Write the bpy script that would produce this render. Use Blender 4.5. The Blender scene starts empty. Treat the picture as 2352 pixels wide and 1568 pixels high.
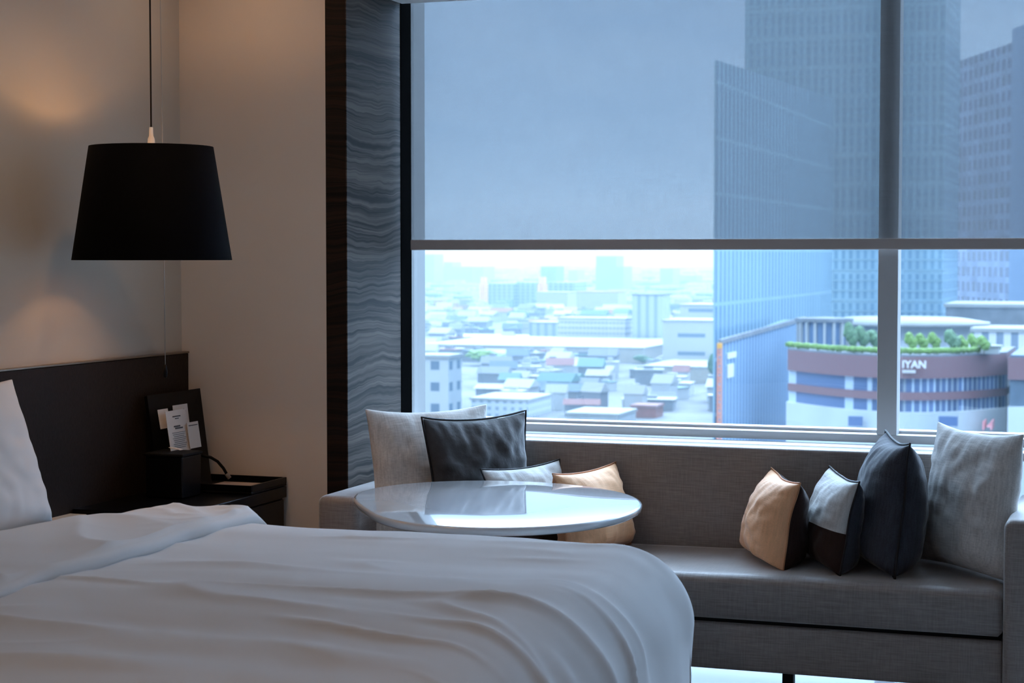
import bpy, bmesh, math, random
from mathutils import Vector, Matrix, noise
random.seed(7)
S = bpy.context.scene
C = S.collection
PI = math.pi

# ------------------------------------------------------------------ camera
FPX = 4220.0
EYE = Vector((0, 0, 1.49))
YAW, PITCH = math.radians(19.3), math.radians(2.66)
fw = Vector((-math.sin(YAW)*math.cos(PITCH), math.cos(YAW)*math.cos(PITCH), -math.sin(PITCH)))
rt = Vector((math.cos(YAW), math.sin(YAW), 0))
up = rt.cross(fw)
cam = bpy.data.objects.new('camera', bpy.data.cameras.new('camera'))
C.objects.link(cam)
cam.matrix_world = Matrix(((rt.x, up.x, -fw.x, EYE.x), (rt.y, up.y, -fw.y, EYE.y), (rt.z, up.z, -fw.z, EYE.z), (0, 0, 0, 1)))
cam.data.sensor_width = 36
cam.data.lens = FPX/2352*36
cam.data.clip_start = 0.05
cam.data.clip_end = 30000
cam.data.dof.use_dof = True
cam.data.dof.focus_distance = 6.2
cam.data.dof.aperture_fstop = 6.5
S.camera = cam

def at(px, py, Y):
    "world point seen at a pixel of the photograph at distance Y along +Y"
    d = fw + rt*((px-1176)/FPX) + up*(-(py-784)/FPX)
    return EYE + d*(Y/d.y)

# ------------------------------------------------------------------ view, sky, fill sun
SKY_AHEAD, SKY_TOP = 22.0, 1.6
HAZE = 1/4300
S.view_settings.view_transform = 'Standard'
S.view_settings.look = 'None'
S.view_settings.exposure = 1.2
S.view_settings.gamma = 1
S.view_settings.use_curve_mapping = False
S.cycles.use_denoising = True
S.cycles.max_bounces = 10
S.cycles.diffuse_bounces = 5
S.cycles.transparent_max_bounces = 12
S.cycles.sample_clamp_indirect = 6
w = bpy.data.worlds.new('overcast_sky')
S.world = w
w.use_nodes = True
nt = w.node_tree
nt.nodes.clear()
wo = nt.nodes.new('ShaderNodeOutputWorld')
bg = nt.nodes.new('ShaderNodeBackground')
tc = nt.nodes.new('ShaderNodeTexCoord')
mp = nt.nodes.new('ShaderNodeMapping')
mp.inputs['Scale'].default_value = (5, 5, 14)
nz = nt.nodes.new('ShaderNodeTexNoise')
nz.inputs['Scale'].default_value = 2.2
nz.inputs['Detail'].default_value = 5
cr = nt.nodes.new('ShaderNodeValToRGB')
cr.color_ramp.elements[0].position = .3
cr.color_ramp.elements[0].color = (.23, .38, .64, 1)
cr.color_ramp.elements[1].position = .72
cr.color_ramp.elements[1].color = (.32, .49, .75, 1)
sp = nt.nodes.new('ShaderNodeSeparateXYZ')
mr = nt.nodes.new('ShaderNodeMapRange')
mr.inputs['From Min'].default_value = -.01
mr.inputs['From Max'].default_value = .035
mx = nt.nodes.new('ShaderNodeMix')
mx.data_type = 'RGBA'
mx.inputs[6].default_value = (.30, .46, .66, 1)
L = nt.links.new
L(tc.outputs['Generated'], mp.inputs['Vector'])
L(mp.outputs[0], nz.inputs['Vector'])
L(nz.outputs['Fac'], cr.inputs[0])
L(tc.outputs['Generated'], sp.inputs[0])
L(sp.outputs['Z'], mr.inputs['Value'])
L(mr.outputs[0], mx.inputs[0])
L(cr.outputs[0], mx.inputs[7])
# overcast sky: brightest overhead, dimmer towards the horizon
tint = nt.nodes.new('ShaderNodeMix'); tint.data_type = 'RGBA'; tint.blend_type = 'MULTIPLY'
tint.inputs[7].default_value = (1.12, .98, .84, 1)        # the high bright part of the sky is less blue
L(mx.outputs[2], tint.inputs[6])
L(tint.outputs[2], bg.inputs['Color'])
el = nt.nodes.new('ShaderNodeMapRange')
el.interpolation_type = 'SMOOTHSTEP'
el.inputs['From Min'].default_value = .15
el.inputs['From Max'].default_value = .60
L(sp.outputs['Z'], el.inputs['Value'])
L(el.outputs[0], tint.inputs[0])
# the veiled sun stands high over the city, ahead of the window: that side of the sky glows
def wm(op, a, b):
    n = nt.nodes.new('ShaderNodeMath'); n.operation = op
    for i, x in enumerate((a, b)):
        if isinstance(x, (int, float)): n.inputs[i].default_value = x
        else: L(x, n.inputs[i])
    return n.outputs[0]
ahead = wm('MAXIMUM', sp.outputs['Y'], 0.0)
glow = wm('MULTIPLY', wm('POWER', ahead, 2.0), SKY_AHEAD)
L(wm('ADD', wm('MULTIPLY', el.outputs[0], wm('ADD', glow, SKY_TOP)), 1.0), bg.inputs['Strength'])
L(bg.outputs[0], wo.inputs[0])

def lamp(name, kind, loc, energy, col, rot=None, **kw):
    d = bpy.data.lights.new(name, kind)
    d.energy = energy
    d.color = col
    for k, v in kw.items():
        setattr(d, k, v)
    o = bpy.data.objects.new(name, d)
    C.objects.link(o)
    o.location = loc
    if rot:
        o.rotation_euler = rot
    return o
# added sun lamp behind the building: broad weak fill, gives the city form
lamp('fill_sun', 'SUN', (0, -20, 60), .35, (.74, .95, 1.0), (math.radians(50), 0, math.radians(-28)), angle=math.radians(12))

# ------------------------------------------------------------------ helpers
def principled(name):
    m = bpy.data.materials.new(name)
    m.use_nodes = True
    return m, m.node_tree, m.node_tree.nodes['Principled BSDF']

def mat(name, col, rough=.6, metal=0, spec=.5, coat=0, coat_rough=.05, sheen=0, bump=0, bscale=200, stretch=(1, 1, 1), var=0, vscale=4):
    m, t, b = principled(name)
    b.inputs['Base Color'].default_value = (*col, 1)
    b.inputs['Roughness'].default_value = rough
    b.inputs['Metallic'].default_value = metal
    b.inputs['Specular IOR Level'].default_value = spec
    b.inputs['Coat Weight'].default_value = coat
    b.inputs['Coat Roughness'].default_value = coat_rough
    b.inputs['Sheen Weight'].default_value = sheen
    b.inputs['Sheen Roughness'].default_value = .4
    if bump or var:
        c = t.nodes.new('ShaderNodeTexCoord')
        mpp = t.nodes.new('ShaderNodeMapping')
        mpp.inputs['Scale'].default_value = stretch
        t.links.new(c.outputs['Object'], mpp.inputs[0])
    if bump:
        n = t.nodes.new('ShaderNodeTexNoise')
        n.inputs['Scale'].default_value = bscale
        n.inputs['Detail'].default_value = 3
        t.links.new(mpp.outputs[0], n.inputs['Vector'])
        bu = t.nodes.new('ShaderNodeBump')
        bu.inputs['Strength'].default_value = bump
        bu.inputs['Distance'].default_value = .01
        t.links.new(n.outputs['Fac'], bu.inputs['Height'])
        t.links.new(bu.outputs[0], b.inputs['Normal'])
    if var:
        n = t.nodes.new('ShaderNodeTexNoise')
        n.inputs['Scale'].default_value = vscale
        n.inputs['Detail'].default_value = 4
        t.links.new(mpp.outputs[0], n.inputs['Vector'])
        r = t.nodes.new('ShaderNodeValToRGB')
        r.color_ramp.elements[0].position = .3
        r.color_ramp.elements[1].position = .7
        r.color_ramp.elements[0].color = (*[x*(1-var) for x in col], 1)
        r.color_ramp.elements[1].color = (*[min(1, x*(1+var)) for x in col], 1)
        t.links.new(n.outputs['Fac'], r.inputs[0])
        t.links.new(r.outputs[0], b.inputs['Base Color'])
    return m

def linen(name, col, amt=.35, scale=1.0, sheen=.3, rough=.85):
    "woven cloth: two crossed streak noises drive colour and bump"
    m, t, b = principled(name)
    N = t.nodes.new
    c = N('ShaderNodeTexCoord')
    outs = []
    for st in ((700, 50, 50), (50, 700, 700), (40, 40, 700)):
        mpp = N('ShaderNodeMapping')
        mpp.inputs['Scale'].default_value = [s*scale*.6 for s in st]
        t.links.new(c.outputs['Object'], mpp.inputs[0])
        n = N('ShaderNodeTexNoise')
        n.inputs['Scale'].default_value = 1
        n.inputs['Detail'].default_value = 2
        t.links.new(mpp.outputs[0], n.inputs['Vector'])
        outs.append(n.outputs['Fac'])
    a1 = N('ShaderNodeMath'); a1.operation = 'ADD'
    a2 = N('ShaderNodeMath'); a2.operation = 'ADD'
    t.links.new(outs[0], a1.inputs[0]); t.links.new(outs[1], a1.inputs[1])
    t.links.new(a1.outputs[0], a2.inputs[0]); t.links.new(outs[2], a2.inputs[1])
    r = N('ShaderNodeMapRange')
    r.inputs['From Min'].default_value = 1.1
    r.inputs['From Max'].default_value = 1.9
    r.inputs['To Min'].default_value = 1-amt
    r.inputs['To Max'].default_value = 1+amt
    t.links.new(a2.outputs[0], r.inputs['Value'])
    v = N('ShaderNodeVectorMath'); v.operation = 'SCALE'
    v.inputs[0].default_value = col
    t.links.new(r.outputs[0], v.inputs['Scale'])
    t.links.new(v.outputs[0], b.inputs['Base Color'])
    bu = N('ShaderNodeBump')
    bu.inputs['Strength'].default_value = .25
    bu.inputs['Distance'].default_value = .002
    t.links.new(a2.outputs[0], bu.inputs['Height'])
    t.links.new(bu.outputs[0], b.inputs['Normal'])
    b.inputs['Roughness'].default_value = rough
    b.inputs['Sheen Weight'].default_value = sheen
    b.inputs['Sheen Roughness'].default_value = .35
    b.inputs['Specular IOR Level'].default_value = .25
    return m

def facade(name, wall, glass, sx, sz, fx, fz, rough=.5, grough=.15, jitter=.0):
    "windows on a grid in the object's own coordinates: share fx of each sx, fz of each sz"
    m, t, b = principled(name)
    N = t.nodes.new
    c = N('ShaderNodeTexCoord')
    s = N('ShaderNodeSeparateXYZ')
    t.links.new(c.outputs['Object'], s.inputs[0])
    def M(op, a, bb=None):
        n = N('ShaderNodeMath'); n.operation = op
        for i, x in enumerate((a, bb)):
            if x is None: continue
            if isinstance(x, (int, float)): n.inputs[i].default_value = x
            else: t.links.new(x, n.inputs[i])
        return n.outputs[0]
    xy = M('ADD', s.outputs[0], s.outputs[1])
    u = M('DIVIDE', xy, sx); vv = M('DIVIDE', s.outputs[2], sz)
    mask = M('MULTIPLY', M('LESS_THAN', M('FRACT', u), fx), M('LESS_THAN', M('FRACT', vv), fz))
    geo = N('ShaderNodeNewGeometry')
    sn = N('ShaderNodeSeparateXYZ'); t.links.new(geo.outputs['Normal'], sn.inputs[0])
    mask = M('MULTIPLY', mask, M('LESS_THAN', M('ABSOLUTE', sn.outputs[2]), .5))
    mixc = N('ShaderNodeMix'); mixc.data_type = 'RGBA'
    mixc.inputs[6].default_value = (*wall, 1); mixc.inputs[7].default_value = (*glass, 1)
    t.links.new(mask, mixc.inputs[0])
    col = mixc.outputs[2]
    if jitter:
        wn = N('ShaderNodeTexWhiteNoise'); wn.noise_dimensions = '2D'
        cb = N('ShaderNodeCombineXYZ')
        t.links.new(M('FLOOR', u), cb.inputs[0]); t.links.new(M('FLOOR', vv), cb.inputs[1])
        t.links.new(cb.outputs[0], wn.inputs[0])
        k = M('ADD', M('MULTIPLY', wn.outputs[0], jitter*2), 1-jitter)
        vs = N('ShaderNodeVectorMath'); vs.operation = 'SCALE'
        t.links.new(col, vs.inputs[0]); t.links.new(k, vs.inputs['Scale'])
        col = vs.outputs[0]
    t.links.new(col, b.inputs['Base Color'])
    rr = M('ADD', M('MULTIPLY', mask, grough-rough), rough)
    t.links.new(rr, b.inputs['Roughness'])
    return m

def tag(o, label=None, cat=None, group=None, kind=None):
    if label: o['label'] = label
    if cat: o['category'] = cat
    if group: o['group'] = group
    if kind: o['kind'] = kind
    return o

def empty(name, loc=(0, 0, 0), rz=0, label=None, cat=None, group=None):
    o = bpy.data.objects.new(name, None)
    o.empty_display_size = .1
    C.objects.link(o)
    o.location = loc
    o.rotation_euler = (0, 0, rz)
    return tag(o, label, cat, group)

def link(name, me, m=None, parent=None, loc=None, smooth=False):
    o = bpy.data.objects.new(name, me)
    C.objects.link(o)
    for x in (m if isinstance(m, (list, tuple)) else [m]):
        if x: me.materials.append(x)
    if parent: o.parent = parent
    if loc is not None: o.location = loc
    if smooth:
        for p in me.polygons: p.use_smooth = True
    return o

def frombm(name, bm, m=None, parent=None, loc=None, smooth=False):
    me = bpy.data.meshes.new(name)
    bmesh.ops.recalc_face_normals(bm, faces=bm.faces)
    bm.to_mesh(me)
    bm.free()
    return link(name, me, m, parent, loc, smooth)

def add_box(bm, x0, x1, y0, y1, z0, z1, bev=0, seg=2, mi=0):
    g = bmesh.ops.create_cube(bm, size=1)
    vs = g['verts']
    bmesh.ops.scale(bm, vec=(x1-x0, y1-y0, z1-z0), verts=vs)
    bmesh.ops.translate(bm, vec=((x0+x1)/2, (y0+y1)/2, (z0+z1)/2), verts=vs)
    fs = set(f for v in vs for f in v.link_faces)
    for f in fs: f.material_index = mi
    if bev:
        es = list(set(e for v in vs for e in v.link_edges))
        bmesh.ops.bevel(bm, geom=es, offset=bev, segments=seg, profile=.5, affect='EDGES')

def box(name, x0, x1, y0, y1, z0, z1, m, parent=None, bev=0, seg=2, smooth=False, kind=None, origin=None):
    bm = bmesh.new()
    ox, oy, oz = origin if origin else (0, 0, 0)
    add_box(bm, x0-ox, x1-ox, y0-oy, y1-oy, z0-oz, z1-oz, bev, seg)
    o = frombm(name, bm, m, parent, (ox, oy, oz) if origin else None, smooth)
    if kind: o['kind'] = kind
    return o

def lathe(name, prof, m, parent=None, loc=None, n=64, smooth=True):
    bm = bmesh.new()
    rings = []
    for r, z in prof:
        rings.append([bm.verts.new((r*math.cos(2*PI*i/n), r*math.sin(2*PI*i/n), z)) for i in range(n)] if r > 1e-6 else [bm.verts.new((0, 0, z))])
    for a, b in zip(rings, rings[1:]):
        for i in range(n):
            j = (i+1) % n
            if len(a) == 1 and len(b) == 1: continue
            if len(a) == 1: bm.faces.new((a[0], b[i], b[j]))
            elif len(b) == 1: bm.faces.new((a[i], b[0], a[j]))
            else: bm.faces.new((a[i], b[i], b[j], a[j]))
    return frombm(name, bm, m, parent, loc, smooth)

def tube(name, pts, r, m, parent=None, n=8, closed=False, loc=None):
    bm = bmesh.new()
    pts = [Vector(p) for p in pts]
    N_ = len(pts)
    rings = []
    for i, p in enumerate(pts):
        a = pts[(i-1) % N_] if (closed or i > 0) else p
        b = pts[(i+1) % N_] if (closed or i < N_-1) else p
        t = (b-a).normalized()
        ref = Vector((0, 0, 1)) if abs(t.z) < .9 else Vector((1, 0, 0))
        s = t.cross(ref).normalized(); q = t.cross(s)
        rings.append([bm.verts.new(p + s*r*math.cos(2*PI*k/n) + q*r*math.sin(2*PI*k/n)) for k in range(n)])
    rng = range(N_) if closed else range(N_-1)
    for i in rng:
        A, B = rings[i], rings[(i+1) % N_]
        for k in range(n):
            bm.faces.new((A[k], A[(k+1) % n], B[(k+1) % n], B[k]))
    if not closed:
        bm.faces.new(rings[0]); bm.faces.new(rings[-1])
    return frombm(name, bm, m, parent, loc, True)

# ------------------------------------------------------------------ materials
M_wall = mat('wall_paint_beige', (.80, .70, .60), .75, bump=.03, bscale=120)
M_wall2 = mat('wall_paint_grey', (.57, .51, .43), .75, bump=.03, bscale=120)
M_ceil = mat('ceiling_paint', (.78, .77, .75), .8, bump=.02, bscale=100)
M_black = mat('black_lacquer', (.003, .003, .004), .3, spec=.2, bump=.02, bscale=300)
M_blackmatte = mat('black_matte_metal', (.005, .005, .006), .6, spec=.2, bump=.02, bscale=300)
M_frame = mat('window_frame_alu', (.52, .52, .52), .5, bump=.01, bscale=300)
M_sill = mat('white_sill', (.8, .8, .8), .6, bump=.01, bscale=100)
M_white = mat('white_paint', (.82, .82, .82), .45, bump=.01, bscale=100)
M_steel = mat('chrome', (.7, .7, .7), .15, metal=1, bump=.01, bscale=100)
M_sofa = linen('sofa_cloth', (.31, .27, .25), .22, .55, 1.0, .5)
M_sofa.node_tree.nodes['Principled BSDF'].inputs['Specular IOR Level'].default_value = .55
M_grey = linen('pale_grey_linen', (.68, .66, .63), .18, .5, .3)
M_velvet = mat('charcoal_velvet', (.050, .050, .052), .7, spec=.2, sheen=1.0, bump=.2, bscale=40, var=.25, vscale=18)
M_navy = linen('navy_cloth', (.045, .05, .062), .25, .6, .35)
M_pipe = mat('black_piping', (.006, .006, .008), .6, bump=.1, bscale=300)
M_orange = linen('tan_orange_cloth', (.95, .53, .29), .08, .5, .25, .7)
M_orangepipe = linen('tan_piping', (.55, .26, .13), .08, .5, .1, .7)
M_brown = linen('dark_brown_cloth', (.032, .017, .014), .25, .5, .1)
M_cream = linen('cream_cloth', (.60, .60, .58), .12, .5, .25)
M_duvet = mat('white_cotton', (.78, .765, .75), .8, sheen=.25, spec=.2, bump=.05, bscale=500)
M_marble = mat('marble_floor', (.30, .31, .32), .12, spec=.5, var=.12, vscale=1.3)
M_table = mat('white_lacquer', (.74, .745, .75), .18, spec=.6, coat=1.0, coat_rough=.015, bump=.002, bscale=20)
M_copper = mat('copper_metal', (.55, .24, .15), .28, metal=1, bump=.01, bscale=100)
M_paper = mat('card_paper', (.74, .70, .66), .7, bump=.02, bscale=200)
M_ink = mat('grey_ink', (.10, .10, .11), .7, bump=.01, bscale=200)
M_tan = mat('tan_paper', (.55, .43, .36), .7, bump=.02, bscale=200)
M_headboard = mat('headboard_leather', (.022, .013, .009), .55, spec=.15, bump=.12, bscale=110, var=.2, vscale=60)
M_ledge = mat('cream_ledge_paint', (.8, .72, .6), .5, bump=.01, bscale=100)
M_bulbglass = bpy.data.materials.new('lit_bulb'); M_bulbglass.use_nodes = True
_t = M_bulbglass.node_tree; _t.nodes.clear()
_e = _t.nodes.new('ShaderNodeEmission'); _e.inputs[0].default_value = (1, .55, .25, 1); _e.inputs[1].default_value = 6
_o = _t.nodes.new('ShaderNodeOutputMaterial'); _t.links.new(_e.outputs[0], _o.inputs[0])

def wood_mat(name, dark, light, gloss=.22):
    m, t, b = principled(name)
    N = t.nodes.new
    c = N('ShaderNodeTexCoord')
    n0 = N('ShaderNodeTexNoise'); n0.inputs['Scale'].default_value = 2.6; n0.inputs['Detail'].default_value = 3
    t.links.new(c.outputs['Object'], n0.inputs['Vector'])
    s = N('ShaderNodeSeparateXYZ'); t.links.new(c.outputs['Object'], s.inputs[0])
    ml = N('ShaderNodeMath'); ml.operation = 'MULTIPLY_ADD'; ml.inputs[1].default_value = .11
    t.links.new(n0.outputs['Fac'], ml.inputs[0]); t.links.new(s.outputs[2], ml.inputs[2])
    cols = []
    for sc, seed in ((60, 0), (210, 5)):
        cb = N('ShaderNodeCombineXYZ')
        k = N('ShaderNodeMath'); k.operation = 'MULTIPLY'; k.inputs[1].default_value = sc
        t.links.new(ml.outputs[0], k.inputs[0]); t.links.new(k.outputs[0], cb.inputs[2])
        ky = N('ShaderNodeMath'); ky.operation = 'MULTIPLY'; ky.inputs[1].default_value = 1.2
        t.links.new(s.outputs[1], ky.inputs[0]); t.links.new(ky.outputs[0], cb.inputs[1])
        cb.inputs[0].default_value = seed
        n = N('ShaderNodeTexNoise'); n.inputs['Scale'].default_value = 1; n.inputs['Detail'].default_value = 3
        t.links.new(cb.outputs[0], n.inputs['Vector'])
        cols.append(n.outputs['Fac'])
    a = N('ShaderNodeMath'); a.operation = 'MULTIPLY_ADD'; a.inputs[1].default_value = .5
    t.links.new(cols[1], a.inputs[0]); t.links.new(cols[0], a.inputs[2])
    r = N('ShaderNodeValToRGB')
    r.color_ramp.elements[0].position = .60; r.color_ramp.elements[0].color = (*dark, 1)
    r.color_ramp.elements[1].position = .95; r.color_ramp.elements[1].color = (*light, 1)
    t.links.new(a.outputs[0], r.inputs[0])
    t.links.new(r.outputs[0], b.inputs['Base Color'])
    b.inputs['Roughness'].default_value = gloss
    b.inputs['Specular IOR Level'].default_value = .22
    bu = N('ShaderNodeBump'); bu.inputs['Strength'].default_value = .3; bu.inputs['Distance'].default_value = .002
    t.links.new(a.outputs[0], bu.inputs['Height']); t.links.new(bu.outputs[0], b.inputs['Normal'])
    return m
M_wood = wood_mat('striped_veneer', (.016, .014, .013), (.135, .11, .092), .55)
M_wooddark = wood_mat('dark_veneer', (.006, .005, .005), (.030, .016, .010), .5)

def glass_mat():
    m = bpy.data.materials.new('window_glass'); m.use_nodes = True
    t = m.node_tree; t.nodes.clear(); N = t.nodes.new
    o = N('ShaderNodeOutputMaterial'); mix = N('ShaderNodeMixShader')
    tr = N('ShaderNodeBsdfTransparent'); tr.inputs[0].default_value = (.97, .985, .99, 1)
    gl = N('ShaderNodeBsdfGlossy'); gl.inputs['Roughness'].default_value = .0
    lw = N('ShaderNodeLayerWeight')                 # Schlick reflectance of each face of the sheet
    p5 = N('ShaderNodeMath'); p5.operation = 'POWER'; p5.inputs[1].default_value = 5
    ma = N('ShaderNodeMath'); ma.operation = 'MULTIPLY_ADD'; ma.inputs[1].default_value = .96; ma.inputs[2].default_value = .04
    t.links.new(lw.outputs['Facing'], p5.inputs[0]); t.links.new(p5.outputs[0], ma.inputs[0])
    t.links.new(ma.outputs[0], mix.inputs[0]); t.links.new(tr.outputs[0], mix.inputs[1])
    t.links.new(gl.outputs[0], mix.inputs[2]); t.links.new(mix.outputs[0], o.inputs[0])
    return m
M_glass = glass_mat()

def blind_mat():
    m = bpy.data.materials.new('screen_blind'); m.use_nodes = True
    t = m.node_tree; t.nodes.clear(); N = t.nodes.new
    o = N('ShaderNodeOutputMaterial'); mix = N('ShaderNodeMixShader'); m2 = N('ShaderNodeMixShader')
    tr = N('ShaderNodeBsdfTransparent'); tr.inputs[0].default_value = (1, 1, 1, 1)
    df = N('ShaderNodeBsdfDiffuse'); df.inputs[0].default_value = (.24, .24, .24, 1)
    tl = N('ShaderNodeBsdfTranslucent'); tl.inputs[0].default_value = (.15, .15, .15, 1)
    m2.inputs[0].default_value = .45
    c = N('ShaderNodeTexCoord')
    outs = []
    for st in ((260, 1, 8), (8, 1, 260)):
        mpp = N('ShaderNodeMapping'); mpp.inputs['Scale'].default_value = st
        t.links.new(c.outputs['Object'], mpp.inputs[0])
        n = N('ShaderNodeTexNoise'); n.inputs['Scale'].default_value = 1; n.inputs['Detail'].default_value = 2
        t.links.new(mpp.outputs[0], n.inputs['Vector']); outs.append(n.outputs['Fac'])
    a = N('ShaderNodeMath'); a.operation = 'ADD'
    t.links.new(outs[0], a.inputs[0]); t.links.new(outs[1], a.inputs[1])
    r = N('ShaderNodeMapRange'); r.inputs['From Min'].default_value = .6; r.inputs['From Max'].default_value = 1.4
    r.inputs['To Min'].default_value = .54; r.inputs['To Max'].default_value = .49
    t.links.new(a.outputs[0], r.inputs['Value'])
    t.links.new(r.outputs[0], mix.inputs[0])
    t.links.new(df.outputs[0], m2.inputs[1]); t.links.new(tl.outputs[0], m2.inputs[2])
    t.links.new(tr.outputs[0], mix.inputs[1]); t.links.new(m2.outputs[0], mix.inputs[2])
    t.links.new(mix.outputs[0], o.inputs[0])
    return m
M_blind = blind_mat()

# ------------------------------------------------------------------ room shell
XL, XR, YB, YF, ZC = -3.446, 2.4, 6.09, -2.2, 2.75
WY = 6.70                       # window plane
PX = -2.77                      # inner face of the veneered reveal
def struct(name, *a, **k): return box(name, *a, kind='structure', **k)
struct('floor', XL-.2, XR+.2, YF-.2, WY+.06, -.2, 0, M_marble)
struct('ceiling', XL-.2, XR+.2, YF-.2, WY+.06, ZC, ZC+.2, M_ceil)
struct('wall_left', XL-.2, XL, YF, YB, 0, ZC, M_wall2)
M_farwall = mat('brown_wallcovering', (.26, .21, .17), .75, bump=.03, bscale=120)
struct('wall_right', XR, XR+.2, YF, WY+.06, 0, ZC, M_farwall)
struct('wall_front', XL-.2, XR+.2, YF-.2, YF, 0, ZC, M_farwall)
struct('wall_back', XL-.2, -2.849, YB, YB+.25, 0, ZC, M_wall)
struct('trim_1', -2.849, PX, YB, 6.592, 0, ZC, M_wooddark)       # dark veneer post at the wall end
# striped veneer cladding on the reveal
struct('trim_2', PX, PX+.004, YB+.002, 6.592, 0, ZC, M_wood)
struct('trim_3', -2.83, PX+.006, 6.592, WY-.002, 0, ZC, mat('black_jamb', (.004, .004, .004), .95, spec=0.0, bump=.02, bscale=300))   # black jamb strip
struct('trim_4', PX+.006, XR, YB, 6.605, 2.463, ZC, M_ceil)        # lowered soffit over the alcove

# window: frame, mullions, glass, sills
win = empty('window_1', (0, WY, 0)); win['kind'] = 'structure'
def wpart(name, x0, x1, y0, y1, z0, z1, m, bev=0):
    return box(name, x0, x1, y0-WY, y1-WY, z0, z1, m, win, bev)
wpart('transom', PX, XR, 6.655, 6.73, .818, .848, M_frame, .003)
for i, (a, b) in enumerate(((-.940, -.869), (1.02, 1.09))):
    wpart('mullion', a, b, 6.655, 6.74, .848, 2.72, M_frame, .003)
    wpart('mullion', a, b, 6.655, 6.74, .03, .818, M_frame, .003)
wpart('head_rail', PX, XR, 6.655, 6.73, 2.70, ZC, M_frame)
wpart('bottom_rail', PX, XR, 6.655, 6.73, 0, .04, M_frame)
wpart('outer_reveal', -2.83, PX, WY+.002, 6.853, 0, ZC, mat('outer_reveal_grey', (.30, .31, .31), .6, bump=.01, bscale=100))
wpart('outer_sill', PX, XR, 6.73, 6.80, .835, .858, M_white)
wpart('pane', PX, -.905, 6.735, 6.738, .848, 2.70, M_glass)
wpart('pane', -.905, XR, 6.735, 6.738, .848, 2.70, M_glass)
wpart('pane', PX, XR, 6.735, 6.738, .04, .80, M_glass)
struct('window_sill', PX+.006, XR-.3, 6.535, 6.655, .782, .812, M_sill, bev=.004)

# roller blind
bl = empty('roller_blind', (-.6, 6.62, 1.51), 0, 'pale see-through roller blind pulled halfway down the window', 'blind')
box('blind_fabric', -2.133, 2.7, -.001, .001, .04, 1.19, M_blind, bl)
box('bottom_bar', -2.133, 2.7, -.011, .011, .003, .043, mat('blind_bar', (.50, .44, .41), .45, metal=.1, bump=.01, bscale=100), bl, .004)
lathe('roller_tube', [(0, -2.13), (.025, -2.13), (.025, 2.7), (0, 2.7)], M_blackmatte, bl, (0, .01, 1.195), 24).rotation_euler = (0, PI/2, 0)

# ------------------------------------------------------------------ headboard
hb = empty('headboard', (XL, 4.4, 0), 0, 'tall dark brown leather headboard on the left wall behind the bed', 'headboard')
box('board', .002, .032, -2.6, 1.685, .08, 1.128, M_headboard, hb, .004)
box('top_edge', .002, .034, -2.6, 1.687, 1.128, 1.134, mat('bronze_edge', (.25, .19, .14), .35, metal=.6, bump=.01, bscale=100), hb, .001)
box('ledge', .033, .10, .45, .875, .598, .632, M_ledge, hb, .003)

# ------------------------------------------------------------------ bedside cabinet
ns = empty('bedside_cabinet', (-3.43, 5.285, 0), 0, 'black lacquered bedside cabinet in the corner below the hanging lamp', 'cabinet')
box('top_slab', .02, .425, 0, .79, .605, .645, M_black, ns, .003)
box('body', .02, .41, .012, .785, .10, .604, M_black, ns, .003)
box('plinth', .05, .37, .04, .75, 0, .099, M_blackmatte, ns)
d = box('drawer', .411, .421, .02, .775, .43, .598, M_black, ns, .003)
lathe('knob', [(0, 0), (.009, 0), (.006, .012), (.012, .02), (0, .024)], M_steel, d, (.421, .30, .56), 16).rotation_euler = (0, PI/2, 0)
d = box('drawer', .411, .421, .02, .775, .12, .42, M_black, ns, .003)
lathe('knob', [(0, 0), (.009, 0), (.006, .012), (.012, .02), (0, .024)], M_steel, d, (.421, .30, .36), 16).rotation_euler = (0, PI/2, 0)

tr = empty('desk_tray', (-3.18, 5.94, .647), 0, 'shallow black leather tray at the back of the bedside cabinet', 'tray')
box('tray_base', -.17, .172, -.14, .14, 0, .008, M_blackmatte, tr, .002)
bm = bmesh.new()
for a in ((-.17, .172, -.14, -.132), (-.17, .172, .132, .14), (-.17, -.162, -.132, .132), (.164, .172, -.132, .132)):
    add_box(bm, a[0], a[1], a[2], a[3], .008, .031, .001, 1)
frombm('rim', bm, M_black, tr)
o = box('notepad', -.09, .10, -.055, .055, 0, .006, M_tan, None, .001, origin=(-.0, 0, 0))
o.location = (-3.135, 5.95, .656)
tag(o, 'pale pink notepad lying flat in the black tray', 'notepad')

# stationery stand: leaning board and pocket box
st = empty('stationery_stand', (-3.27, 5.78, .647), 0, 'black stationery stand with leaning back board holding white cards', 'stand')
def slab(name, q, th, m, parent=None, loc=(0, 0, 0)):
    "four corners given, thickness away from the normal"
    q = [Vector(p)-Vector(loc) for p in q]
    n = (q[1]-q[0]).cross(q[2]-q[0]).normalized()*th
    bm = bmesh.new()
    A = [bm.verts.new(p) for p in q]; B = [bm.verts.new(p-n) for p in q]
    bm.faces.new(A); bm.faces.new(B[::-1])
    for i in range(4): bm.faces.new((A[i], B[i], B[(i+1) % 4], A[(i+1) % 4]))
    return frombm(name, bm, m, parent)
slab('back_board', [(-3.30, 5.67, .648), (-3.245, 5.95, .648), (-3.345, 6.045, 1.0), (-3.375, 5.715, .995)], .014, M_black, st, st.location)
box('pocket_box', -.055, .09, -.165, -.03, .001, .145, M_black, st, .004)
box('pocket_lip', -.06, .095, -.17, -.025, .146, .156, M_blackmatte, st, .003)

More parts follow.
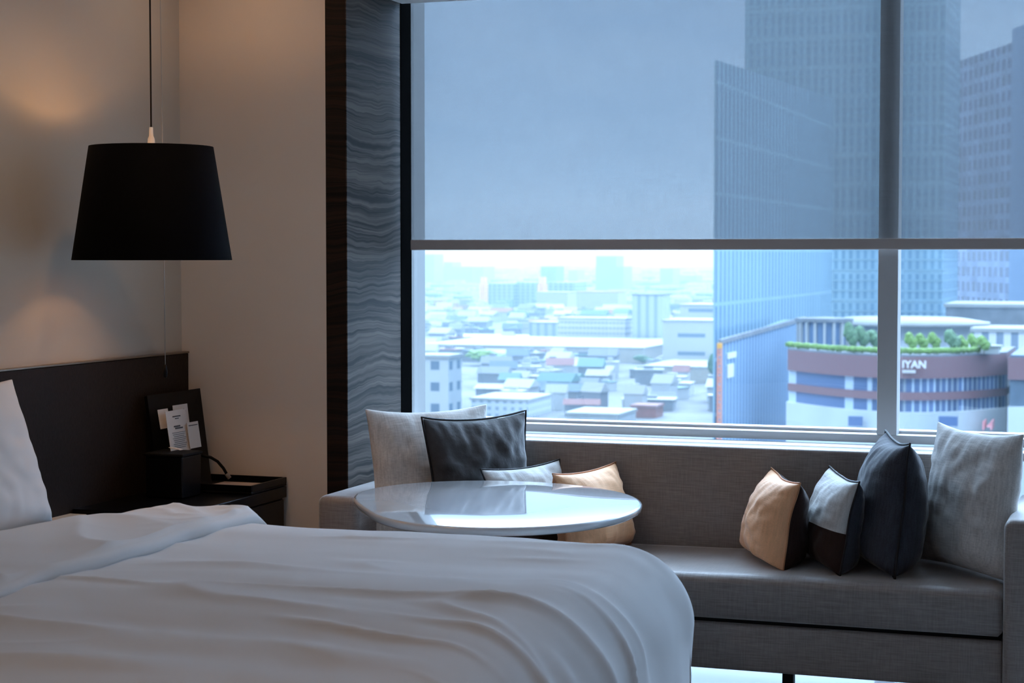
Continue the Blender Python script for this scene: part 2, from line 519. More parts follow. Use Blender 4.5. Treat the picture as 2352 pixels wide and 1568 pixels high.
def card(name, y0, y1, z0, z1, x0, x1, label, lines, thick=.0012, mt=None):
    "card facing +X, x0 at its foot and x1 at its top"
    o = slab(name, [(x0, y0, z0), (x0, y1, z0), (x1, y1, z1), (x1, y0, z1)], thick, mt or M_paper, None, ((x0+x1)/2, (y0+y1)/2, z0))
    o.location = ((x0+x1)/2, (y0+y1)/2, z0)
    tag(o, label, 'card', 'white cards on the stationery stand')
    if lines:
        bm = bmesh.new()
        for (fa, fb, fz, fh) in lines:
            ya, yb = y0+(y1-y0)*fa, y0+(y1-y0)*fb
            for zz in (z0+(z1-z0)*fz,):
                xx = x0+(x1-x0)*fz
                add_box(bm, xx+.0006-o.location.x, xx+.0012-o.location.x, ya-o.location.y, yb-o.location.y, zz-z0, zz+fh-z0)
        frombm('printed_text', bm, M_ink, o)
    return o
ln = [(.30, .70, .84, .004), (.42, .60, .79, .003), (.30, .62, .60, .005), (.36, .74, .55, .005)] + [(.18+.03*(i % 3), .84-.04*((i*7) % 3), .46-.045*i, .0016) for i in range(9)]
card('menu_card', 5.695, 5.835, .795, .942, -3.268, -3.290, 'largest white card with printed lines, front of the stationery stand', ln)
card('folded_card', 5.795, 5.90, .83, .955, -3.302, -3.318, 'white card showing behind the largest card, to its right', [(.55, .6, .4, .06), (.70, .73, .5, .04)])
card('small_card', 5.815, 5.895, .80, .893, -3.258, -3.272, 'small white card with a dark top line, right side of the stand', [(.1, .9, .86, .003)])
card('envelope', 5.69, 5.76, .88, .948, -3.306, -3.318, 'narrow white card poking out left of the largest card', None)
# curled paper tip on the box rim
bm = bmesh.new()
pv = [[bm.verts.new((-.02+.05*u, .012*v-.006*u, .012*math.sin(u*2.0)+.018*(1-u)**2)) for v in (-1, 1)] for u in [i/8 for i in range(9)]]
for a, b in zip(pv, pv[1:]): bm.faces.new((a[0], a[1], b[1], b[0]))
o = frombm('paper_slip', bm, M_paper, None, (-3.235, 5.665, .803), True)
o.modifiers.new('s', 'SOLIDIFY').thickness = .001
tag(o, 'curled white paper slip on the rim of the black stand', 'paper')
cb_ = empty('power_cable', (-3.24, 5.95, .68), 0, 'short black cable drooping from the stand to the tray', 'cable')
tube('cord', [(-.03, -.03, .085), (-.01, .0, .075), (.012, .01, .06), (.03, .02, .035), (.042, .025, .012)], .0055, M_blackmatte, cb_)
tube('plug', [(.040, .025, .014), (.052, .028, -.002)], .008, mat('clear_grey_plastic', (.35, .34, .33), .3, bump=.01, bscale=100), cb_)

# ------------------------------------------------------------------ pendant lamp
LX, LY = -3.07, 5.24
pl = empty('pendant_lamp', (LX, LY, 1.477), 0, 'hanging lamp with a wide black tapered drum shade over the bedside cabinet', 'lamp')
H_ = .366
sh = lathe('lamp_shade', [(.256, 0), (.1985, H_), (.1965, H_), (.254, 0), (.256, 0)], [], pl, None, 96)
ms, ts, bs = principled('shade_cloth')
bs.inputs['Roughness'].default_value = .8
geo = ts.nodes.new('ShaderNodeNewGeometry')
vt = ts.nodes.new('ShaderNodeTexCoord')
sx_ = ts.nodes.new('ShaderNodeTexNoise'); sx_.inputs['Scale'].default_value = 300
ts.links.new(vt.outputs['Object'], sx_.inputs['Vector'])
bb_ = ts.nodes.new('ShaderNodeBump'); bb_.inputs['Strength'].default_value = .1; bb_.inputs['Distance'].default_value = .002
ts.links.new(sx_.outputs['Fac'], bb_.inputs['Height']); ts.links.new(bb_.outputs[0], bs.inputs['Normal'])
bs.inputs['Base Color'].default_value = (.0022, .0022, .003, 1)
bs.inputs['Specular IOR Level'].default_value = .05
sh.data.materials.append(ms)
lin_ = lathe('shade_lining', [(.2525, .002), (.1955, H_-.002), (.1945, H_-.002), (.2515, .002), (.2525, .002)], mat('shade_lining', (.55, .42, .28), .6, bump=.01, bscale=100), pl, None, 96)
lathe('socket', [(0, .43), (.006, .428), (.007, .40), (.011, .392), (.012, .378), (.024, .368), (.024, .362), (.019, .356), (.019, .335), (0, .335)], M_white, pl, None, 24)
bulb = lathe('bulb', [(0, .245), (.016, .25), (.027, .268), (.029, .285), (.022, .31), (.014, .335), (0, .336)], M_bulbglass, pl, None, 20)
bm = bmesh.new()
for k in range(3):
    a = 2*PI*k/3+.4
    p0 = Vector((math.cos(a)*.018, math.sin(a)*.018, .362)); p1 = Vector((math.cos(a)*.196, math.sin(a)*.196, .358))
    s_ = Vector((-math.sin(a), math.cos(a), 0))*.002
    z_ = Vector((0, 0, .002))
    vs = [bm.verts.new(p) for p in (p0-s_-z_, p0+s_-z_, p0+s_+z_, p0-s_+z_, p1-s_-z_, p1+s_-z_, p1+s_+z_, p1-s_+z_)]
    for f in ((0, 1, 2, 3), (4, 5, 6, 7), (0, 1, 5, 4), (1, 2, 6, 5), (2, 3, 7, 6), (3, 0, 4, 7)): bm.faces.new([vs[i] for i in f])
frombm('shade_carrier', bm, M_steel, pl)
tube('cable', [(0, 0, .425), (0, 0, ZC-1.477-.02)], .0028, M_blackmatte, pl)
lathe('ceiling_rose', [(0, 1.273), (.05, 1.273), (.05, 1.262), (.04, 1.25), (0, 1.248)], M_white, pl, None, 24)
tube('pull_cord', [(.016, .028, 1.27), (.02, .03, .9), (.024, .03, .3), (.028, .028, -.34)], .0014, mat('silver_cord', (.45, .43, .4), .4, metal=.6, bump=.01, bscale=100), pl)
lathe('cord_knob', [(0, -.385), (.006, -.38), (.0075, -.365), (.004, -.342), (0, -.34)], M_blackmatte, pl, (.028, .028, 0), 12)
lp = lamp('bulb_light', 'POINT', (LX, LY, 1.477+.275), 5.2, (1, .55, .24), shadow_soft_size=.035)

# warm recessed ceiling lights of the room (mostly behind the camera)
def downlight(x, y, e, label, spot=2.3):
    r = empty('recessed_downlight', (x, y, ZC), 0, label, 'ceiling light', 'recessed ceiling lights of the bedroom')
    lathe('trim_ring', [(.03, -.004), (.05, -.006), (.052, 0), (.03, 0), (.03, -.004)], M_white, r, None, 24)
    lathe('lens', [(0, -.001), (.029, -.001)], M_bulbglass, r, None, 24)
    lamp('downlight_beam', 'SPOT', (x, y, ZC-.01), e, (1, .66, .40), spot_size=spot, spot_blend=.8, shadow_soft_size=.05)
for x, y, e in ((-2.0, 1.8, 8), (.3, 1.8, 26), (-2.0, -.4, 26), (.6, -.6, 30)):
    downlight(x, y, e, 'small round recessed light in the white ceiling over the room')
downlight(-2.7, 4.85, 9.0, 'small round recessed light in the white ceiling over the bed edge by the window')
downlight(-3.1, 5.75, 1.5, 'small round recessed light in the white ceiling above the bedside corner', 2.5)

# ------------------------------------------------------------------ bed
bed = empty('bed', (-2.35, 3.65, 0), 0, 'large hotel bed with white bedding against the brown headboard', 'bed')
bx, by = -2.35, 3.65
box('bed_base', -3.40-bx, -1.30-bx, 2.72-by, 4.58-by, .10, .36, M_sofa, bed, .02)
box('mattress', -3.40-bx, -1.25-bx, 2.66-by, 4.64-by, .362, .675, M_duvet, bed, .06, 5, True)
for sx in (-3.3, -1.4):
    for sy in (2.8, 4.5):
        lathe('leg', [(0, 0), (.03, 0), (.035, .1), (0, .1)], M_blackmatte, bed, (sx-bx, sy-by, 0), 16)

def wrap(s, edge, r, flare=.0):
    "distance past a rounded edge -> (horizontal, drop)"
    a = s-(edge-r)
    if a <= 0: return s, 0.0
    t = a/r
    if t < PI/2: return edge-r+r*math.sin(t), -r*(1-math.cos(t))
    e = a-r*PI/2
    return edge+flare*e, -r-e

def nz1(x, y, s): return noise.noise(Vector((x, y, s)))
def sstep(a, b, x):
    t = max(0, min(1, (x-a)/(b-a))); return t*t*(3-2*t)

def ridge(x, sharp): return max(0, 1-abs(x)*sharp)**1.6
def duvet_wrinkle(u, v):
    # broad soft folds along the bed, a few sharper creases turning down over the foot corner
    fan = max(0, u+1.9)
    w_ = v + .07*nz1(u*.9, v*.7, 3.1) + .05*nz1(u*2.1, v*1.5, 13.1) - .30*fan*fan*(.25+.75*sstep(3.0, 4.8, v))
    h = .017*nz1(u*.6, w_*3.4, .7) + .009*nz1(u*1.6+3, w_*6.5, 4.2)
    gate = sstep(-.15, .35, nz1(u*1.3, v*2.2, 31.0))
    h += .017*ridge(nz1(u*.55+9, w_*3.0, 8.3), 4.0)*gate*sstep(-2.45, -2.0, u)
    h += .012*ridge(nz1(u*1.2+5, w_*4.6, 18.3), 5.0)*sstep(-.1, .4, nz1(u*1.7+4, v*2.6, 41.0))
    foot = sstep(-1.7, -1.2, u)
    g2 = sstep(-.05, .35, nz1(u*1.5+2, w_*3.2, 51.0))
    h += foot*.014*ridge(nz1(u*.9+2, w_*6.0, 12.3), 6.0)*g2
    h += .0015*nz1(u*9, v*9, 60.0)
    return h

def sheet(name, us, vs, fn, m, parent=None, thick=.03, loc=(0, 0, 0)):
    bm = bmesh.new()
    L0 = Vector(loc)
    G = [[bm.verts.new(Vector(fn(u, v))-L0) for v in vs] for u in us]
    for i in range(len(us)-1):
        for j in range(len(vs)-1):
            bm.faces.new((G[i][j], G[i+1][j], G[i+1][j+1], G[i][j+1]))
    o = frombm(name, bm, m, parent, loc if not parent else None, True)
    if thick:
        s = o.modifiers.new('s', 'SOLIDIFY'); s.thickness = thick; s.offset = -1
    return o
def lin(a, b, n): return [a+(b-a)*i/(n-1) for i in range(n)]

VF, VN, UF = 4.765, 2.53, -1.155
def duvet_pt(u, v, lift=0):
    hu, du = wrap(u, UF, .20, .03)
    c = (VF+VN)/2
    hv, dv = wrap(abs(v-c), (VF-VN)/2, .085, .05)
    hv = c+hv if v > c else c-hv
    drop = -max(-du, -dv) - .12*min(-du, -dv)
    if du < 0 and dv < 0:                                   # round the corner in plan
        k = min(-du, -dv, .2)/.2
        hu -= .05*k; hv -= (.05*k if v > c else -.05*k)
    wv = duvet_wrinkle(u, v)
    crown = .012*(1-((v-c)/1.15)**2)
    side = sstep(0, .12, -du)
    side_v = sstep(0, .12, -dv)
    z = .722 - .016*sstep(-2.0, -1.35, u) + lift + crown*(1-side) + drop + wv*(1-max(side, side_v))
    both = max(0, 1-min(-du, -dv)/.12)
    hu += side*(wv*1.1)*both
    hv += side_v*(wv*1.1)*(1 if v > c else -1)*both
    return hu, hv, z
us = lin(-2.62, UF+.36, 230)
vs = lin(VN-.36, VF+.36, 260)
dv_ = sheet('duvet', us, vs, lambda u, v: duvet_pt(u, v), M_duvet, None, .035, (-1.9, 3.65, .70))
tag(dv_, 'white duvet spread over the bed with soft lengthwise folds', 'duvet')
# turned-down band of the duvet near the pillows
def band_pt(s, v):
    # s runs round a flattened roll from the pillow side over the top to the fold and back underneath
    c = (VF+VN)/2
    wob = .018*nz1(v*2.2, 0, 5.5) + .012*nz1(v*6, 3, 1.5)
    x0, x1 = -3.06, -2.425+wob
    puff = 1 + .22*nz1(v*3.3, 7, 2.2)
    if s < .8:
        t = s/.8
        x = x0+(x1-.03-x0)*t
        rise = .45 - .2*sstep(4.75, 4.3, v)
        z = .684 + .075*sstep(0, .62 if v > 4.6 else .62-.3*sstep(4.6, 4.2, v), t)*puff + .012*nz1(x*3, v*4, 6.6) + .007*nz1(x*8, v*4, 1.6)
        z += .013*ridge(nz1(x*2.5+v*1.6, v*2.6, 9.1), 4)
        z += sstep(4.2, 4.7, v)*(.010*ridge(nz1(x*5+v*2, v*7, 19.1), 3.5)+.006*nz1(x*14, v*9, 5.2))
    else:
        t = (s-.8)/.2*PI
        zt = .684+.075*puff
        x = x1-.03+.032*math.sin(t)
        z = (zt+.718)/2 + (zt-.718)/2*math.cos(t)
        if t > 0: z += .006*nz1(x*3, v*4, 6.6)
    hv, dvv = wrap(abs(v-c), (VF-VN)/2+.005, .07, .05)
    hv = c+hv if v > c else c-hv
    z += dvv
    if dvv < 0 and v > c: x += .055*sstep(0, .1, -dvv)*(s)
    return x, hv, z
b_ = sheet('folded_band', lin(0, 1, 70), lin(VN-.25, VF+.25, 240), band_pt, M_duvet, dv_, .012, (-1.9, 3.65, .70))

# ------------------------------------------------------------------ cushions
def cushion_bm(W, H, T, seed=0, ear=.06, N=30, pw=.5, wr=1.0):
    bm = bmesh.new()
    def P(i, j, side):
        u, v = -1+2*i/N, -1+2*j/N
        lowv = sstep(.1, -1, v)
        cu, cv = 1-ear*(1-v*v)*(1-.4*lowv), 1-ear*(1-u*u)*(1-.55*lowv)
        x = W/2*u*cu; y = H/2*v*cv
        f = (max(0, 1-abs(u)**2.3)*max(0, 1-abs(v)**(2.3+2.6*lowv)))**pw
        z = side*T/2*f*(1+.12*(-v))
        edge = max(abs(u), abs(v))
        tw = nz1(u*1.2+seed, v*1.2, seed*1.7)*.012
        g = f**.6
        z += side*g*wr*(.010*nz1(u*2.4+seed*3, v*2.4, 4+side) + .007*nz1(u*6+seed, v*5, 9+side+seed))
        # radiating pleats near the seams
        if edge > .35:
            a = u if abs(v) > abs(u) else v
            z += side*g*wr*.006*sstep(.35, .95, edge)*nz1(a*11+seed*2, edge*1.5, 3.3+side)*1.6
        return Vector((x, y, z+tw*edge))
    V = {}
    for side in (-1, 1):
        for i in range(N+1):
            for j in range(N+1):
                onb = i in (0, N) or j in (0, N)
                if onb and side == 1: V[(i, j, 1)] = V[(i, j, -1)]; continue
                V[(i, j, side)] = bm.verts.new(P(i, j, side))
        for i in range(N):
            for j in range(N):
                q = [V[(i, j, side)], V[(i+1, j, side)], V[(i+1, j+1, side)], V[(i, j+1, side)]]
                f = bm.faces.new(q if side == 1 else q[::-1])
                f.material_index = (0 if side == 1 else 1) + (10 if j < N*.42 and side == 1 else 0)
    border = [(i, 0) for i in range(N)] + [(N, j) for j in range(N)] + [(i, N) for i in range(N, 0, -1)] + [(0, j) for j in range(N, 0, -1)]
    return bm, [V[(i, j, -1)].co.copy() for i, j in border]

def cushion(name, W, H, T, mats, p_near, p_far, z0, lean, label, seed, pipe=None, group=None, ear=.06, half=None, flip=1, piper=.004, pw=.5, wr=1.0):
    """p_near/p_far: plan positions of the two upper corners; the face looks to the left of near->far (flip=1).
    lean = plan distance from foot to top, along the back direction"""
    a, b = Vector((*p_near, 0)), Vector((*p_far, 0))
    wdir = (b-a).normalized()
    n = Vector((-wdir.y, wdir.x, 0))*flip            # facing direction
    ang = math.asin(max(-.9, min(.9, lean/H)))
    upv = Vector((0, 0, 1))*math.cos(ang) - n*math.sin(ang)
    nn = n*math.cos(ang) + Vector((0, 0, 1))*math.sin(ang)
    xdir = upv.cross(nn)
    bm, border = cushion_bm(W, H, T, seed, ear, pw=pw, wr=wr)
    two = half is not None
    for f in bm.faces:
        k = f.material_index
        f.material_index = (2 if two and k >= 10 else (k % 10))
    me = bpy.data.meshes.new('cover')
    bmesh.ops.recalc_face_normals(bm, faces=bm.faces)
    bm.to_mesh(me); bm.free()
    top = (a+b)/2
    cz = z0 + H/2*math.cos(ang)
    centre = top + n*(lean/2) ; centre.z = cz
    root = empty(name, (0, 0, 0), 0, label, 'cushion', group)
    root.matrix_world = Matrix(((xdir.x, upv.x, nn.x, centre.x), (xdir.y, upv.y, nn.y, centre.y), (xdir.z, upv.z, nn.z, centre.z), (0, 0, 0, 1)))
    c = link('cover', me, list(mats) + ([half] if two else []), root, None, True)
    sb = c.modifiers.new('sub', 'SUBSURF'); sb.levels = 1; sb.render_levels = 1
    if pipe:
        pts = border
        tube('piping', pts, piper, pipe, root, 6, True)
    return root

SZ = .452
# left group: faces look to the right (+X), backs towards the left arm
cushion('cushion', .50, .505, .17, (M_grey, M_grey), (-2.665, 6.02), (-2.335, 6.37), SZ, .085, 'large pale grey linen cushion in the left sofa corner by the striped panel', 1.3, None, flip=-1, ear=.09, pw=.6)
cushion('cushion', .465, .475, .15, (M_velvet, M_velvet), (-2.43, 5.995), (-2.185, 6.375), SZ, .06, 'charcoal velvet cushion with black piping leaning on the pale cushion', 2.6, M_pipe, flip=-1, ear=.09, pw=.6, wr=1.6)
cushion('cushion', .435, .31, .12, (M_cream, M_velvet), (-2.21, 5.985), (-2.05, 6.375), SZ, .09, 'small pale cushion half hidden behind the round white table', 3.1, M_pipe, flip=-1, half=M_brown, ear=.10, piper=.0025)
cushion('cushion', .43, .30, .18, (M_orange, M_orangepipe), (-1.945, 5.98), (-1.845, 6.38), SZ, .07, 'small tan orange cushion behind the table with table edge across it', 4.4, M_orangepipe, flip=-1, ear=.10, piper=.0025)
# right group: faces look to the left (-X)
cushion('cushion', .435, .30, .20, (M_orange, M_brown), (-1.095, 5.97), (-1.265, 6.37), SZ, .05, 'small tan orange cushion at the front of the right hand row on the seat', 5.2, M_orangepipe, flip=1, ear=.10, piper=.0025)  # shade on the back side is put in as a dark brown cover
cushion('cushion', .445, .315, .17, (M_cream, M_navy), (-.895, 5.955), (-1.055, 6.36), SZ, .06, 'small cushion, pale upper half and dark brown lower half, black edge', 6.7, M_pipe, flip=1, half=M_brown, ear=.10, piper=.0035)
cushion('cushion', .45, .44, .23, (M_navy, M_navy), (-.74, 5.98), (-.865, 6.37), SZ, .045, 'dark navy cushion standing between the two tone cushion and the large grey one', 7.5, M_pipe, flip=1, ear=.09)
cushion('cushion', .50, .485, .17, (M_grey, M_grey), (-.385, 6.00), (-.70, 6.375), SZ, .05, 'large pale grey linen cushion against the right sofa arm', 8.9, None, flip=1, ear=.09, pw=.6, wr=1.5)

# bed pillow, upright against the headboard
cushion('bed_pillow', .70, .46, .17, (M_duvet, M_duvet), (-3.27, 4.04), (-3.27, 4.775), .685, .14, 'plump white pillow standing upright against the headboard', 10.2, None, flip=-1, ear=.07, pw=.6)

# ------------------------------------------------------------------ sofa
so = empty('sofa', (-1.5, 6.1, 0), 0, 'long low grey brown fabric sofa built in below the window', 'sofa')
sx0, sy0 = -1.5, 6.1
def sp_(name, x0, x1, y0, y1, z0, z1, m, bev=.02, seg=4):
    return box(name, x0-sx0, x1-sx0, y0-sy0, y1-sy0, z0, z1, m, so, bev, seg, True)
def soft(name, x0, x1, y0, y1, z0, z1, m, r=.03, dip=0):
    "upholstered block with softly crowned top"
    bm = bmesh.new()
    add_box(bm, x0-sx0, x1-sx0, y0-sy0, y1-sy0, z0, z1, r, 4)
    o = frombm(name, bm, m, so, None, True)
    return o
sp_('seat_base', -2.60, -.432, 5.85, 6.52, .138, .292, M_sofa, .012)
# seat cushion with slight dips under the cushions
bm = bmesh.new()
nx, ny = 120, 24
X0, X1, Y0, Y1 = -2.598, -.434, 5.835, 6.40
def seat_top(x, y):
    e = min((x-X0), (X1-x), (y-Y0))
    z = .452 - .022*(1-sstep(0, .03, e))
    z += .004*math.sin(x*5+1)*sstep(0, .1, e) + .004*nz1(x*4, y*4, 1.1)
    return z
G = []
for i in range(nx+1):
    row = []
    for j in range(ny+1):
        x = X0+(X1-X0)*i/nx; y = Y0+(Y1-Y0)*j/ny
        row.append(bm.verts.new((x-sx0, y-sy0, seat_top(x, y))))
    G.append(row)
for i in range(nx):
    for j in range(ny): bm.faces.new((G[i][j], G[i+1][j], G[i+1][j+1], G[i][j+1]))
es = [e for e in bm.edges if e.is_boundary]
r_ = bmesh.ops.extrude_edge_only(bm, edges=es)
nv = [g for g in r_['geom'] if isinstance(g, bmesh.types.BMVert)]
for v_ in nv: v_.co.z = .425; 
for v_ in nv:
    x, y = v_.co.x+sx0, v_.co.y+sy0
r_ = bmesh.ops.extrude_edge_only(bm, edges=[e for e in bm.edges if e.is_boundary])
nv = [g for g in r_['geom'] if isinstance(g, bmesh.types.BMVert)]
for v_ in nv: v_.co.z = .322
r_ = bmesh.ops.extrude_edge_only(bm, edges=[e for e in bm.edges if e.is_boundary])
nv = [g for g in r_['geom'] if isinstance(g, bmesh.types.BMVert)]
for v_ in nv:
    v_.co.z = .308
    v_.co.x += .012 if v_.co.x+sx0 < -1.5 else -.012
    v_.co.y += .012 if v_.co.y+sy0 < 6.1 else 0
bmesh.ops.contextual_create(bm, geom=[e for e in bm.edges if e.is_boundary])
frombm('seat_cushion', bm, M_sofa, so, None, True)
sp_('backrest', -2.60, -.432, 6.402, 6.525, .29, .812, M_sofa, .012)
sp_('arm', -2.757, -2.602, 5.80, 6.52, .14, .655, M_sofa, .03, 5)
sp_('arm', -.430, -.275, 5.80, 6.52, .14, .680, M_sofa, .03, 5)
for x in (-2.5, -1.11, -.36):
    for y in ((5.90,) if x == -1.11 else (5.90, 6.45)):
        box('leg', x-.018-sx0, x+.018-sx0, y-.018-sy0, y+.018-sy0, 0, .139, M_blackmatte, so, .002)
box('shadow_gap', -2.59-sx0, -.44-sx0, 5.87-sy0, 6.4-sy0, .291, .309, M_blackmatte, so)

# ------------------------------------------------------------------ table
outl = [(812, 1140), (835, 1118), (900, 1108), (1000, 1104), (1130, 1103), (1250, 1108), (1350, 1117), (1440, 1133), (1474, 1150), (1477, 1158), (1440, 1175), (1300, 1197), (1200, 1210), (1100, 1216), (1000, 1212), (900, 1192), (840, 1165)]
TZ = .724
TC = Vector((-2.0, 5.37, 0))
plan = [(-2.0+.505*math.cos(t), 5.37+.545*math.sin(t)) for t in lin(0, 2*PI, 97)[:-1]]
_tab = [(-2.404, 5.337), (-2.473, 5.571), (-2.430, 5.711), (-2.309, 5.804), (-2.131, 5.880), (-1.944, 5.881), (-1.774, 5.828), (-1.602, 5.698), (-1.509, 5.540), (-1.484, 5.463), (-1.486, 5.288), (-1.598, 5.038), (-1.681, 4.890), (-1.780, 4.803), (-1.908, 4.793), (-2.091, 4.912), (-2.265, 5.116)]
# smooth the traced outline with a few Fourier terms in polar form
_ang = sorted((math.atan2(y-5.34, x+1.97), math.hypot(x+1.97, y-5.34)) for x, y in _tab)
def rad(th):
    n = len(_ang)
    for i in range(n):
        a0, r0 = _ang[i]; a1, r1 = _ang[(i+1) % n]
        if i == n-1: a1 += 2*PI
        t = th
        if i == n-1 and t < a0: t += 2*PI
        if a0 <= t <= a1: return r0+(r1-r0)*(t-a0)/(a1-a0)
    return .5
NF = 256
rs = [rad(-PI+2*PI*i/NF) for i in range(NF)]
co = []
for k in range(0, 4):
    co.append((sum(r*math.cos(k*2*PI*i/NF) for i, r in enumerate(rs))/NF*(2 if k else 1), sum(r*math.sin(k*2*PI*i/NF) for i, r in enumerate(rs))/NF*(2 if k else 1)))
co[3] = (co[3][0]*.6, co[3][1]*.4)
def rsm(i): return sum(c*math.cos(k*2*PI*i/NF)+s*math.sin(k*2*PI*i/NF) for k, (c, s) in enumerate(co))
plan = [(rsm(i)*math.cos(-PI+2*PI*i/NF), rsm(i)*math.sin(-PI+2*PI*i/NF)) for i in range(NF)]
tb = empty('dining_table', (-1.955, 5.34, 0), 0, 'rounded glossy white table standing between the bed and the sofa', 'table')
bm = bmesh.new()
rings = []
for inset, z in ((.5, TZ), (.012, TZ), (.004, TZ-.0015), (0, TZ-.006), (.002, TZ-.019), (.012, TZ-.026), (.5, TZ-.026)):
    rings.append([bm.verts.new((x*(1-inset*1.0 if inset == .5 else 1-inset/.5), y*(1-inset if inset == .5 else 1-inset/.5), z)) for x, y in plan])
for a, b in zip(rings, rings[1:]):
    for i in range(NF): bm.faces.new((a[i], a[(i+1) % NF], b[(i+1) % NF], b[i]))
bm.faces.new(rings[0]); bm.faces.new(rings[-1])
top_ = frombm('tabletop', bm, M_table, tb, None, False)
for p in top_.data.polygons: p.use_smooth = len(p.vertices) == 4
lathe('pedestal', [(0, 0), (.03, 0), (.03, .04), (.026, .66), (.09, .695), (.09, .697), (0, .697)], M_copper, tb, (.02, 0, 0), 32)
lathe('foot_plate', [(0, 0), (.27, 0), (.272, .006), (.26, .012), (.04, .02), (0, .02)], M_copper, tb, (.02, 0, 0), 48)

# ------------------------------------------------------------------ the city outside
GZ = -76.0
M_ground = mat('city_ground', (.15, .16, .17), .9, var=.35, vscale=.02)
g_ = struct('ground', -9000, 9000, 60, 14000, GZ-.5, GZ, M_ground)
foot = []       # footprints already taken
def bld(name, px0, px1, py, Y, depth, m, label, cat='building', ztop=None, zbase=None, parent=None, roof=None, group=None, shrink=0):
    "box building whose front face spans px0..px1 at distance Y with its roof edge at pixel row py"
    a, b = at(px0, py, Y), at(px1, py, Y)
    zt = a.z if ztop is None else ztop
    zb = GZ if zbase is None else zbase
    cx, cy = (a.x+b.x)/2, Y+depth/2
    W_ = b.x-a.x
    foot.append((a.x-3, b.x+3, Y-3, Y+depth+3))
    r = empty(name, (cx, cy, zb), 0, label, cat, group)
    bm = bmesh.new(); add_box(bm, -W_/2, W_/2, -depth/2, depth/2, 0, zt-zb)
    frombm('walls', bm, m, r)
    if roof:
        bm = bmesh.new(); add_box(bm, -W_/2-.6, W_/2+.6, -depth/2-.6, depth/2+.6, zt-zb+.02, zt-zb+1.2)
        frombm('roof', bm, roof, r)
    return r, W_, zt-zb, depth
K = {}
K['white'] = mat('render_white', (.43, .45, .46), .8, var=.06, vscale=.2)
K['cream'] = mat('render_cream', (.40, .39, .36), .8, var=.06, vscale=.2)
K['pink'] = mat('roof_pink', (.30, .16, .155), .8, var=.15, vscale=.2)
K['red'] = mat('roof_red', (.28, .11, .095), .8, var=.15, vscale=.2)
K['teal'] = mat('roof_teal', (.10, .20, .20), .7, var=.15, vscale=.2)
K['grey'] = mat('roof_grey', (.20, .22, .25), .8, var=.2, vscale=.2)
K['blue'] = mat('roof_blue_grey', (.11, .16, .22), .7, var=.2, vscale=.2)
K['rooflt'] = mat('roof_pale', (.36, .37, .37), .7, var=.05, vscale=.1)
F1 = facade('facade_white_punched', (.54, .56, .57), (.16, .22, .29), 7.5, 7.5, .45, .42)
F2 = facade('facade_bands', (.52, .52, .52), (.20, .26, .32), 3.2, 4.4, .75, .30)
F3 = facade('facade_pale_tower', (.30, .40, .46), (.20, .30, .38), 5, 4, .5, .7)
F4 = facade('facade_concrete', (.22, .30, .40), (.09, .14, .22), 8, 5, .6, .6)
F5 = facade('facade_dark_bands', (.50, .52, .52), (.17, .24, .32), 30, 12, .62, .22)
F6 = facade('facade_stripes', (.42, .48, .53), (.26, .33, .41), 7, 300, .4, 1)
F7 = facade('facade_glass_tower', (.30, .46, .55), (.18, .31, .42), 3.0, 12, .5, .85, .4, .25, .08)
F8 = facade('facade_blue_fins', (.27, .40, .56), (.15, .25, .40), 4.2, 400, .42, 1)
F9 = facade('facade_grid_tower', (.24, .29, .42), (.05, .07, .15), 8.2, 7.5, .62, .64, jitter=.25)
F10 = facade('facade_house', (.78, .79, .78), (.26, .32, .38), 4.0, 3.4, .35, .45)
F11 = facade('facade_house_grey', (.55, .60, .64), (.28, .34, .42), 4.0, 3.4, .45, .5)

# glass office tower: tall mass behind, lower mass in front of it
tw, W_, Hh, D_ = bld('office_tower', 1712, 2172, 0, 760, 60, F7, 'tall blue glass office tower, its top hidden above the blind', 'tower', ztop=150)
bm = bmesh.new()      # floor bands
for k in range(int(Hh/4.2)): 
    add_box(bm, -W_/2-.15, W_/2+.15, -D_/2-.15, D_/2+.15, k*4.2, k*4.2+.7)
frombm('floor_bands', bm, mat('pale_spandrel', (.28, .43, .51), .4, bump=.01, bscale=1), tw)
# lower wing: its long side runs away from us
P0 = at(1646, 138, 520)
P1 = at(1915, 225, 722)
wg = empty('office_wing', (P0.x, 520, GZ), 0, 'lower blue glass wing standing in front of the tall office tower', 'tower')
bm = bmesh.new()
add_box(bm, -40, 0, 0, 202, 0, 1)
for v_ in bm.verts:
    if v_.co.z > .5: v_.co.z = (P0.z if v_.co.y < 100 else P1.z) - GZ
# narrow front: only a thin end shows
for v_ in bm.verts:
    if v_.co.x < -1: v_.co.x = -14 if v_.co.y > 100 else -.6
frombm('walls', bm, facade('facade_glass_wing', (.31, .47, .56), (.16, .28, .40), 5.5, 16, .45, .94, .4, .25, .06), wg)
bm = bmesh.new()
for k in range(int((P0.z-GZ)/4.2)):
    add_box(bm, 0, .15, 0, 202, k*4.2, k*4.2+.7)
bm.free()
foot.append((P0.x-45, P0.x+5, 515, 725)); foot.append((-60, 60, 400, 900))
